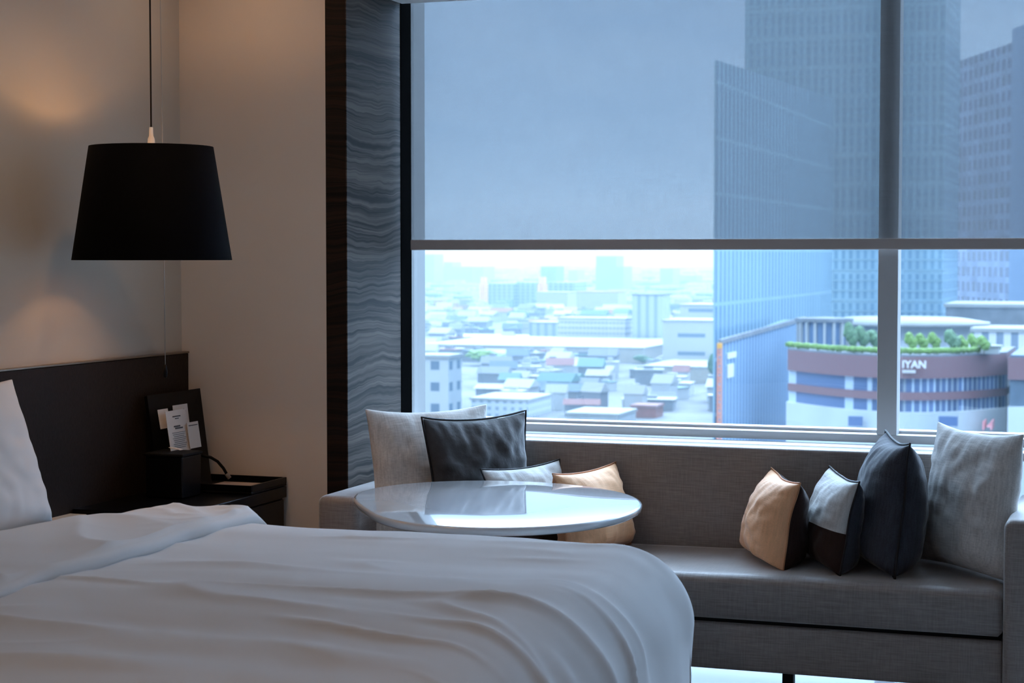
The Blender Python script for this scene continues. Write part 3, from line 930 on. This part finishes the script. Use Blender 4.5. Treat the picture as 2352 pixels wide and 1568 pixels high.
# dark ribbed podium running away from us
Q0 = at(1654, 790, 470); Q1 = at(1850, 735, 600)
pd = empty('podium_hall', (Q0.x, 470, GZ), 0, 'dark blue ribbed podium with a rising roof line at the tower foot', 'building')
bm = bmesh.new()
c = [(0, 0), (Q1.x-Q0.x, 130), (Q1.x-Q0.x-8, 134), (-.6, 1)]
zt0, zt1 = Q0.z-GZ, Q1.z-GZ
lo = [bm.verts.new((x, y, 0)) for x, y in c]
hi = [bm.verts.new((x, y, (zt0 if y < 60 else zt1))) for x, y in c]
bm.faces.new(lo[::-1]); bm.faces.new(hi)
for i in range(4): bm.faces.new((lo[i], lo[(i+1) % 4], hi[(i+1) % 4], hi[i]))
frombm('walls', bm, F8, pd)
bm = bmesh.new()
v4 = [bm.verts.new(p) for p in ((.5, -.5, zt0), (Q1.x-Q0.x+.5, 130, zt1), (Q1.x-Q0.x+.5, 130, zt1+1.2), (.5, -.5, zt0+1.2), (-.4, -.5, zt0), (Q1.x-Q0.x-1, 131, zt1), (Q1.x-Q0.x-1, 131, zt1+1.2), (-.4, -.5, zt0+1.2))]
for f in ((0, 1, 2, 3), (4, 5, 6, 7), (3, 2, 6, 7), (0, 1, 5, 4), (0, 3, 7, 4), (1, 2, 6, 5)): bm.faces.new([v4[i] for i in f])
frombm('roof_edge', bm, K['grey'], pd)
for py_, pw_ in ((818, 16), (853, 9)):
    p = at(1668 if pw_ > 10 else 1660, py_, 478)
    a_ = p-Vector((Q0.x, 470, GZ))
    dirx = Vector((Q1.x-Q0.x, 130, 0)).normalized()
    nrm = Vector((dirx.y, -dirx.x, 0))
    base = dirx*(a_.y/dirx.y) + nrm*.4
    ww = 5 if pw_ > 10 else 3.5
    hh = 1.5 if pw_ > 10 else 3.5
    q = [base+Vector((0, 0, a_.z-hh/2)), base+dirx*ww*2.2+Vector((0, 0, a_.z-hh/2)), base+dirx*ww*2.2+Vector((0, 0, a_.z+hh/2)), base+Vector((0, 0, a_.z+hh/2))]
    slab('sign_panel', q, .3, M_white, pd)
# white finned drum and round canopy roofs behind the garden
dr = empty('finned_pavilion', tuple(at(1893, 800, 520).xy)+(GZ,), 0, 'white finned pavilion rising beside the roof garden', 'building')
zf = at(1893, 738, 520).z-GZ
lathe('walls', [(0, 0), (7.0, 0), (7.0, zf), (0, zf)], mat('pavilion_glass', (.12, .20, .34), .3, bump=.01, bscale=1), dr, None, 24, False)
bm = bmesh.new()
for k in range(18):
    a = 2*PI*k/18
    ca, sa = math.cos(a), math.sin(a)
    vs_ = []
    for rr_, ww_ in ((6.9, .35), (7.9, .35)):
        for s_ in (-1, 1):
            for z_ in (0, zf):
                vs_.append(bm.verts.new((ca*rr_-sa*ww_*s_, sa*rr_+ca*ww_*s_, z_)))
    for f in ((0, 1, 3, 2), (4, 5, 7, 6), (0, 1, 5, 4), (2, 3, 7, 6), (0, 2, 6, 4), (1, 3, 7, 5)): bm.faces.new([vs_[i] for i in f])
frombm('fins', bm, K['white'], dr)
lathe('roof', [(0, zf), (8.2, zf), (8.2, zf+1), (0, zf+1.4)], K['grey'], dr, None, 32, False)
cn = empty('canopy_hall', (at(2060, 745, 545).x, 560, GZ), 0, 'low round hall with a broad pale disc roof behind the garden trees', 'building')
zc = at(2060, 742, 545).z-GZ
rc = lathe('roof', [(0, zc+1.5), (15, zc+1.2), (22, zc), (22, zc-.8), (0, zc-.8)], K['rooflt'], cn, None, 48)
rc.scale = (1.15, 1, 1)
lathe('walls', [(0, 0), (17, 0), (17, zc-.8), (0, zc-.8)], F11, cn, None, 48).scale = (1.15, 1, 1)
bld('convention_hall', 2172, 2420, 705, 640, 40, K['grey'], 'pale stepped hall roof right of the glass tower', 'building', roof=K['rooflt'])
bld('arcade_building', 2232, 2460, 762, 596, 30, facade('facade_columns', (.72, .74, .76), (.22, .28, .36), 4.5, 200, .5, 1), 'pale building with dark column gaps at the right behind the mall', 'building', roof=K['rooflt'])
# right grid tower, face turned
R0 = at(2203, 140, 960); R1 = at(2362, 90, 867)
dd = (R1.xy-R0.xy)
gt = empty('grid_tower', (R0.x, R0.y, GZ), math.atan2(dd.y, dd.x), 'dark blue high rise with a regular window grid at the right edge', 'tower')
bm = bmesh.new(); add_box(bm, 0, dd.length*.81, 0, 40, 0, R0.z-GZ)
for v_ in bm.verts:
    pass
frombm('walls', bm, F9, gt)
bm = bmesh.new(); add_box(bm, dd.length*.812, dd.length+20, -1, 42, 0, R0.z-GZ+6)
frombm('stair_core', bm, mat('core_blue', (.17, .25, .38), .6, bump=.01, bscale=1), gt)

# curved mall with roof garden
def arcpts(px0, px1, Ym, sag, n=30):
    out = []
    for i in range(n+1):
        t = -1+2*i/n
        Y_ = Ym+sag*t*t
        px = px0+(px1-px0)*i/n
        p = at(px, 800, Y_)
        out.append(Vector((p.x, p.y)))
    return out
MY = 420
arc = arcpts(1812, 2314, MY, 22)
ml = empty('shopping_mall', (at(2060, 800, MY).x, MY, GZ), 0, 'curved mall building with brown bands and white lower wall below the tower', 'building')
cen = Vector((ml.location.x, ml.location.y))
def curved(name, z0, z1, m, off=0, parent=ml, arc_=arc, depth=26, i0=0, i1=None):
    i1 = len(arc_)-1 if i1 is None else i1
    bm = bmesh.new()
    rings = []
    for p in arc_[i0:i1+1]:
        q = p-cen
        f, bk = q+Vector((0, -off)), q+Vector((0, depth))
        rings.append([bm.verts.new((f.x, f.y, z0)), bm.verts.new((f.x, f.y, z1)), bm.verts.new((bk.x, bk.y, z1)), bm.verts.new((bk.x, bk.y, z0))])
    for a, b in zip(rings, rings[1:]):
        for k in range(4): bm.faces.new((a[k], a[(k+1) % 4], b[(k+1) % 4], b[k]))
    bm.faces.new(rings[0]); bm.faces.new(rings[-1])
    return frombm(name, bm, m, parent)
def zz(py): return at(2060, py, MY).z-GZ
M_band = mat('brown_cladding', (.24, .135, .15), .6, bump=.01, bscale=1)
M_mglass = facade('mall_glass', (.45, .55, .66), (.10, .16, .30), 2.2, 30, .7, 1, .4, .2, .45)
M_mwall = mat('mall_white_wall', (.54, .60, .63), .7, var=.05, vscale=.1)
curved('lower_wall', 0, zz(945), M_mwall, 3)
curved('lower_windows', zz(945), zz(918), M_mglass, 0)
curved('lower_band', zz(918), zz(900), M_band, 1.0)
curved('upper_windows', zz(900), zz(868), M_mglass, 0)
curved('upper_band', zz(868), zz(818), M_band, 1.5)
curved('parapet', zz(818), zz(814), K['grey'], 1.5)
M_dbw = mat('dark_blue_window', (.10, .17, .34), .3, bump=.01, bscale=1)
for pxa, pxb in ((1950, 1982), (2157, 2200)):
    a_, b2 = at(pxa, 955, MY-2.6), at(pxb, 978, MY-2.6)
    bm = bmesh.new()
    add_box(bm, a_.x-cen.x, b2.x-cen.x, -3.6, -2.5, b2.z-GZ, a_.z-GZ)
    frombm('window', bm, M_dbw, ml)
bm = bmesh.new()
for pxa in (2262, 2272, 2280):
    a_ = at(pxa, 963 if pxa != 2272 else 972, MY+8); b2 = at(pxa+(3 if pxa != 2272 else 7), 982 if pxa != 2272 else 976, MY+8)
    add_box(bm, a_.x-cen.x, b2.x-cen.x, 2.0, 5.6+4, b2.z-GZ, a_.z-GZ)
frombm('red_emblem', bm, mat('emblem_red', (.80, .30, .33), .6, bump=.01, bscale=1), ml)
# lettering on the brown band
def text(name, body, size, ext, m, parent, loc):
    cu = bpy.data.curves.new(name, 'FONT'); cu.body = body; cu.size = size; cu.extrude = ext; cu.offset = .06
    t_ = bpy.data.objects.new(name, cu); C.objects.link(t_)
    dg = bpy.context.evaluated_depsgraph_get(); dg.update()
    me = bpy.data.meshes.new_from_object(t_.evaluated_get(dg))
    bpy.data.objects.remove(t_)
    o = link(name, me, m, parent, loc)
    o.rotation_euler = (PI/2, 0, 0)
    return o
a_ = at(2072, 844, MY-2)
text('sign_letters', 'IYAN', 2.35, .15, M_white, ml, (a_.x-cen.x, -2.3, a_.z-GZ))
a_ = at(2073, 856, MY-2)
bm = bmesh.new()
for k in range(7):
    add_box(bm, a_.x-cen.x+k*.42, a_.x-cen.x+k*.42+.3, -2.2, -1.6, a_.z-GZ, a_.z-GZ+.65)
frombm('small_letters', bm, M_white, ml)

# planting
M_leafA = mat('leaves_fresh', (.17, .30, .08), .8, bump=.5, bscale=2, var=.35, vscale=1.2)
M_leafB = mat('leaves_blue_green', (.12, .22, .125), .8, bump=.5, bscale=2, var=.35, vscale=1.2)
M_leafC = mat('leaves_deep', (.06, .14, .08), .8, bump=.5, bscale=2, var=.3, vscale=.3)
M_bark = mat('bark', (.22, .20, .18), .9, bump=.1, bscale=5)
def blob(bm, c, r, seed, sub=2):
    g = bmesh.ops.create_icosphere(bm, subdivisions=sub, radius=1)
    for v_ in g['verts']:
        k = 1+.35*noise.noise(v_.co*1.7+Vector((seed, 0, 0)))+(.22*noise.noise(v_.co*5+Vector((seed, 3, 0))) if sub > 2 else 0)
        v_.co = Vector(c)+Vector((v_.co.x*r[0]*k, v_.co.y*r[1]*k, v_.co.z*r[2]*k))
def tree(px0, px1, pyt, pyb, Y, m, label, zb=None, group=None, name='tree', nb=18):
    a_, b2 = at(px0, pyt, Y), at(px1, pyb, Y)
    zt = a_.z; z0 = b2.z if zb is None else zb
    W_, Hh = b2.x-a_.x, zt-z0
    if z0 < -60:                      # keep the ground before it open
        for q_ in (.76, .82, .88, .94, 1.0): foot.append((a_.x*q_, b2.x*q_, Y*(q_-.06), Y*q_+(W_*.5 if q_ == 1 else 0)))
    r = empty(name, ((a_.x+b2.x)/2, Y, z0), 0, label, 'tree', group)
    bm = bmesh.new()
    sd = px0*.37
    for k in range(nb):
        t = k*2.4
        rr = W_*.34*(.25+.75*((k*37) % 10)/10)
        q_ = .19+.05*math.sin(k*1.7)
        blob(bm, (math.cos(t)*rr, math.sin(t)*rr, Hh*(.60+.22*math.sin(k*2.3))), (W_*q_, W_*q_, Hh*(q_-.02)), sd+k, 3)
        
    frombm('crown', bm, m, r, None, True)
    tube('trunk', [(0, 0, 0), (.02*W_, 0, Hh*.5)], max(.15, W_*.03), M_bark, r, 6)
    return r
zr = GZ+zz(814)
hd = empty('hedge', (cen.x, cen.y, zr), 0, 'long low clipped hedge along the curved mall roof edge', 'hedge')
bm = bmesh.new()
for i in range(len(arc)-2):
    for k in range(3):
        p = arc[i].lerp(arc[i+1], k/3)-cen
        blob(bm, (p.x, p.y+.2, .85), (1.0, .8, .75), i*3.1+k, 1)
frombm('foliage', bm, M_leafA, hd, None, True)
for i, (a, b, t, mm) in enumerate(((1938, 1972, 740, M_leafB), (1962, 1998, 748, M_leafB), (1988, 2030, 757, M_leafB), (2078, 2108, 762, M_leafA), (2102, 2134, 765, M_leafA), (2130, 2162, 763, M_leafA), (2168, 2208, 756, M_leafB), (2196, 2226, 770, M_leafA), (2222, 2250, 766, M_leafA), (2244, 2276, 770, M_leafA))):
    lab = ['leftmost tall blue green roof tree beside the finned pavilion', 'second blue green roof tree from the pavilion', 'blue green roof tree directly left of the window mullion', 'fresh green roof tree directly right of the window mullion', 'second fresh green roof tree right of the mullion', 'fresh green roof tree above the end of the white letters', 'taller blue green roof tree among the fresh green ones', 'fresh green roof tree right of the taller blue green one', 'second fresh green roof tree from the right end', 'rightmost fresh green roof tree on the mall'][i]
    tree(a, b, t, 815, 428+(i % 3)*3, mm, lab, zr, 'trees on the mall roof', 'roof_tree')
a_ = at(2275, 800, 432)
ky = empty('roof_kiosk', (a_.x, 432, zr), 0, 'small white canopy kiosk at the right end of the roof garden', 'kiosk')
bm = bmesh.new(); add_box(bm, -2, 2, -1.5, 1.5, 0, 1.6); frombm('walls', bm, K['white'], ky)
bm = bmesh.new(); add_box(bm, -2.6, 2.6, -2, 2, 1.62, 1.9); frombm('roof', bm, K['rooflt'], ky)
# neighbour to the right of the mall
nb_ = bld('annex_building', 2320, 2440, 815, 425, 40, K['blue'], 'building with a brown top band right of the mall', 'building', zbase=GZ)
bm = bmesh.new(); add_box(bm, -nb_[1]/2-.4, nb_[1]/2, -20.6, -20, nb_[2]-5.5, nb_[2]-.5); frombm('brown_band', bm, M_band, nb_[0])
bm = bmesh.new(); add_box(bm, -nb_[1]/2-.3, nb_[1]/2, -21, -20, 0, nb_[2]-11.5); frombm('lower_wall', bm, M_mwall, nb_[0])

# crane in front of the wing
def bars(bm, p, q, r=.25):
    p, q = Vector(p), Vector(q); t = (q-p).normalized()
    ref = Vector((0, 1, 0)) if abs(t.y) < .9 else Vector((1, 0, 0))
    s = t.cross(ref).normalized()*r; k = t.cross(s).normalized()*r
    A = [bm.verts.new(p+x) for x in (s, k, -s, -k)]; B = [bm.verts.new(q+x) for x in (s, k, -s, -k)]
    for i in range(4): bm.faces.new((A[i], A[(i+1) % 4], B[(i+1) % 4], B[i]))
M_crane = mat('crane_orange', (.78, .36, .25), .6, bump=.01, bscale=1)
M_craney = mat('crane_yellow', (.85, .42, .08), .6, bump=.01, bscale=1)
def crane(px, pyt, Y, w_, label, m, jib=None, r=.3, foot_=0):
    p = at(px, pyt, Y)
    Hh = p.z-GZ
    foot.append((p.x-30, p.x+30, Y-30, Y+30))
    c_ = empty('tower_crane', (p.x, Y, GZ), 0, label, 'crane')
    bm = bmesh.new()
    cs = [(-w_, -w_), (w_, -w_), (w_, w_), (-w_, w_)]
    for x, y in cs: bars(bm, (x*(1+foot_), y*(1+foot_), 0), (x, y, Hh*.35 if foot_ else Hh), r)
    if foot_:
        for x, y in cs: bars(bm, (x, y, Hh*.35), (x, y, Hh), r)
    n = int(Hh/(w_*2.5))
    for i in range(n):
        z0, z1 = Hh*i/n, Hh*(i+1)/n
        for k in range(4):
            a_, b_2 = cs[k], cs[(k+1) % 4]
            if i % 2: a_, b_2 = b_2, a_
            bars(bm, (*a_, z0), (*b_2, z1), r*.6)
    frombm('mast', bm, m, c_)
    bm = bmesh.new(); add_box(bm, -w_*1.3, w_*1.3, -w_*1.3, w_*1.3, Hh, Hh+w_*3); frombm('cab', bm, M_craney, c_)
    if jib:
        bm = bmesh.new(); bars(bm, (-jib*.3, 0, Hh+w_*2), (jib, 0, Hh+w_*2), r*2); bars(bm, (0, 0, Hh+w_*6), (jib*.8, 0, Hh+w_*2), r); bars(bm, (0, 0, Hh), (0, 0, Hh+w_*6), r*1.5)
        frombm('jib', bm, m, c_)
    return c_
crane(1653, 800, 455, .45, 'slender orange red crane mast before the left edge of the glass wing', M_crane, None, .16, 1.2)
crane(1111, 650, 2600, 3, 'yellow crane left of the far concrete blocks', M_craney, None, 3.0)
crane(1246, 652, 2580, 3.5, 'yellow crane in the middle of the far concrete blocks', M_craney, None, 3.4)

# named blocks of the left half
bld('apartment_block', 960, 1030, 822, 600, 13, F1, 'nearest white apartment block at the lower left of the window', roof=K['rooflt'])
bld('warehouse', 985, 1198, 775, 1500, 60, K['blue'], 'long low blue grey warehouse left of the office blocks', roof=K['rooflt'])
o_ = bld('market_hall', 972, 1478, 820, 1290, 150, K['cream'], 'very long low market hall with a wide pale roof', roof=K['rooflt'], ztop=GZ+10)
bld('market_hall', 1480, 1643, 872, 1095, 78, K['cream'], 'low hall with a smooth white roof below the striped block', roof=K['rooflt'], ztop=GZ+9)
bld('hospital_block', 1282, 1436, 732, 1450, 30, F2, 'white block with rows of small windows left of the slim tower', roof=K['rooflt'])
bld('hospital_wing', 1216, 1280, 742, 1500, 30, F6, 'narrow white wing attached left of the block with window rows', roof=K['rooflt'])
bld('slim_tower', 1452, 1520, 678, 1445, 26, F6, 'slim striped pale tower in the middle of the city view', 'tower', roof=K['grey'])
bld('office_block', 1522, 1660, 738, 1180, 40, F5, 'white block with dark window bands right of the slim tower', roof=K['rooflt'])
bld('office_block', 1562, 1662, 702, 1330, 40, F5, 'upper white block behind the one with dark window bands', roof=K['rooflt'])
bld('office_block', 1439, 1452, 735, 1484, 26, K['blue'], 'narrow blue shaded block left of the slim tower')
bld('white_block', 1232, 1303, 672, 2300, 40, K['cream'], 'small cream block under the far concrete buildings', roof=K['rooflt'])
bld('concrete_block', 1113, 1180, 650, 2650, 60, F4, 'left blue grey concrete block under construction beside the yellow crane')
bld('concrete_block', 1186, 1238, 648, 2660, 60, F4, 'middle blue grey concrete block between the two yellow cranes')
bld('concrete_block', 1255, 1320, 648, 2650, 60, F4, 'right blue grey concrete block below the far dark tower')
def step(b, px0, px1, py, Y, depth):
    r, w0, h0, d0 = b
    a_, b_2 = at(px0, py, Y), at(px1, py, Y)
    bm = bmesh.new(); add_box(bm, a_.x-r.location.x, b_2.x-r.location.x, -depth/2, depth/2, h0, a_.z-GZ)
    frombm('upper_storeys', bm, F3, r)
step(bld('far_tower', 1368, 1432, 612, 3300, 60, F3, 'pale stepped high rise on the skyline right of centre', 'tower'), 1378, 1424, 588, 3330, 50)
bld('far_tower', 1242, 1275, 612, 3600, 60, K['blue'], 'small dark blue slab on the skyline', 'tower')
step(bld('far_tower', 1012, 1110, 612, 4200, 80, F3, 'wide pale blue block on the skyline at the left', 'tower'), 1026, 1046, 602, 4230, 60)
bld('far_tower', 974, 996, 584, 3900, 60, F3, 'very pale tower at the left edge of the window', 'tower')
bld('far_tower', 1516, 1546, 616, 3800, 60, F3, 'pale tower on the skyline left of the glass wing', 'tower')
bld('far_tower', 1306, 1326, 620, 4400, 60, F3, 'faint narrow tower on the skyline between the dark slab and high rise', 'tower')
bld('far_tower', 1560, 1600, 632, 4300, 60, F3, 'faint low tower on the skyline nearest the glass wing', 'tower')
bld('far_tower', 2172, 2186, 590, 1500, 30, K['grey'], 'thin grey tower in the gap beside the glass tower', 'tower')
bld('long_house', 1315, 1420, 671, 2450, 40, K['cream'], 'long house with a pink roof below the pale high rise', roof=K['pink'])
bld('gable_building', 1082, 1212, 918, 830, 36, F11, 'near pale building with a broad white roof at the sofa left', roof=K['rooflt'])
bld('shop_row', 1450, 1506, 935, 850, 14, K['red'], 'small red fronted building near the bottom of the view', roof=K['pink'])
bld('gable_building', 1300, 1420, 952, 800, 30, K['white'], 'near white roofed building at the bottom centre of the view', roof=K['rooflt'])
tree(1075, 1164, 802, 846, 1225, M_leafA, 'broad green tree in front of the long pale market roof', GZ, None, 'tree', 26)
tree(1166, 1230, 712, 748, 2050, M_leafC, 'dark blue green tree above the warehouse', GZ+1, None, 'tree', 22)
tree(1455, 1500, 815, 835, 1280, M_leafC, 'low green tree at the foot of the slim tower', GZ, None, 'tree', 14)
tree(1625, 1660, 812, 838, 1075, M_leafC, 'low green tree beside the foot of the glass wing', GZ, None, 'tree', 14)

# thin haze lying over the city
M_haze = bpy.data.materials.new('city_haze'); M_haze.use_nodes = True
_t = M_haze.node_tree; _t.nodes.clear()
_v = _t.nodes.new('ShaderNodeVolumeScatter'); _v.inputs['Density'].default_value = HAZE
_v.inputs['Color'].default_value = (.56, .82, .98, 1); _v.inputs['Anisotropy'].default_value = .2
_o = _t.nodes.new('ShaderNodeOutputMaterial'); _t.links.new(_v.outputs[0], _o.inputs['Volume'])
hz = box('haze', -5000, 3500, 250, 9000, GZ-2, 260, M_haze)
tag(hz, 'thin pale haze lying over the whole city view', 'haze', None, 'stuff')

# many small houses, each its own object
kinds = [('rooflt', 'white walled city house with a pale roof seen far below', .34), ('grey', 'white walled city house with a grey roof seen far below', .14), ('pink', 'city house with a pink tiled roof seen far below', .12),
         ('teal', 'city house with a teal metal roof seen far below', .08), ('blue', 'city house with a blue grey roof seen far below', .16), ('white', 'plain white flat roofed city house seen far below', .10), ('cream', 'cream flat roofed city house seen far below', .04), ('red', 'city house with a faded red roof seen far below', .02)]
protos = {}
def house_mesh(k, gable, seed):
    bm = bmesh.new()
    add_box(bm, -.5, .5, -.5, .5, 0, 1, mi=0)
    if gable:
        vs_ = [bm.verts.new(p) for p in ((-.56, -.56, 1), (.56, -.56, 1), (.56, .56, 1), (-.56, .56, 1), (-.56, 0, 1.45), (.56, 0, 1.45))]
        for f in ((0, 1, 5, 4), (2, 3, 4, 5), (1, 2, 5), (3, 0, 4)): bm.faces.new([vs_[i] for i in f]).material_index = 1
    else:
        add_box(bm, -.54, .54, -.54, .54, 1, 1.08, mi=1)
        add_box(bm, -.2, .15, -.1, .25, 1.08, 1.3, mi=0)
    me = bpy.data.meshes.new('city_house')
    bm.to_mesh(me); bm.free()
    me.materials.append(K['white'] if seed else K['grey']); me.materials.append(K[k])
    return me
for k, lab, p in kinds:
    protos[k] = [house_mesh(k, g, s) for g, s in ((0, 1), (1, 1), (1, 0), (0, 0))]
rnd = random.Random(11)
def clash(x, y, r):
    return any(x+r > a and x-r < b and y+r > c_ and y-r < d_ for a, b, c_, d_ in foot)
placed = []
tries = 0
while len(placed) < 285 and tries < 30000:
    tries += 1
    py = 655+300*rnd.random()**.8
    px = rnd.uniform(970, 1665)
    p0 = EYE.z-GZ
    d = fw + rt*((px-1176)/FPX) + up*(-(py-784)/FPX)
    t = (GZ-EYE.z)/d.z
    x, y = d.x*t, d.y*t
    if y > 2270: continue
    sc = (.6+.5*rnd.random())*(1+y/2500)
    wx, wy, h = rnd.uniform(9, 20)*sc, rnd.uniform(8, 14)*sc, rnd.uniform(4, 8.5)*(1+y/4000)
    R_ = max(wx, wy)*.62
    if clash(x, y, R_) or any(abs(x-q[0]) < (wx+q[2])*.64 and abs(y-q[1]) < (wy+q[3])*.85 for q in placed): continue
    placed.append((x, y, wx, wy))
    r_ = rnd.random(); acc = 0
    for k, lab, p in kinds:
        acc += p
        if r_ <= acc: break
    o = bpy.data.objects.new('city_house', rnd.choice(protos[k]))
    C.objects.link(o)
    o.location = (x, y, GZ); o.scale = (wx, wy, h); o.rotation_euler = (0, 0, rnd.uniform(-.35, .35))
    tag(o, lab, 'house', lab.replace('city house', 'city houses').replace(' with a', ', each with a'))
# everything beyond: an uncountable carpet of roofs
bm = bmesh.new()
for i in range(2600):
    py = 622+90*rnd.random()
    px = rnd.uniform(940, 2450)
    d = fw + rt*((px-1176)/FPX) + up*(-(py-784)/FPX)
    t = (GZ-EYE.z)/d.z
    x, y = d.x*t, d.y*t
    if y > 12000 or y < 2300: continue
    wx, wy, h = rnd.uniform(20, 60)*(y/4000), rnd.uniform(15, 40)*(y/4000), rnd.uniform(6, 20)*(y/4000)**.5
    if clash(x, y, wx*.5): continue
    add_box(bm, x-wx/2, x+wx/2, y-wy/2, y+wy/2, GZ, GZ+h, mi=rnd.choice([0, 0, 0, 1, 1, 2, 3, 4, 5]))
o = frombm('city_sprawl', bm, [K['white'], K['cream'], K['grey'], K['pink'], K['teal'], K['blue']])
tag(o, 'hazy carpet of countless far roofs up to the skyline', 'city', None, 'stuff')
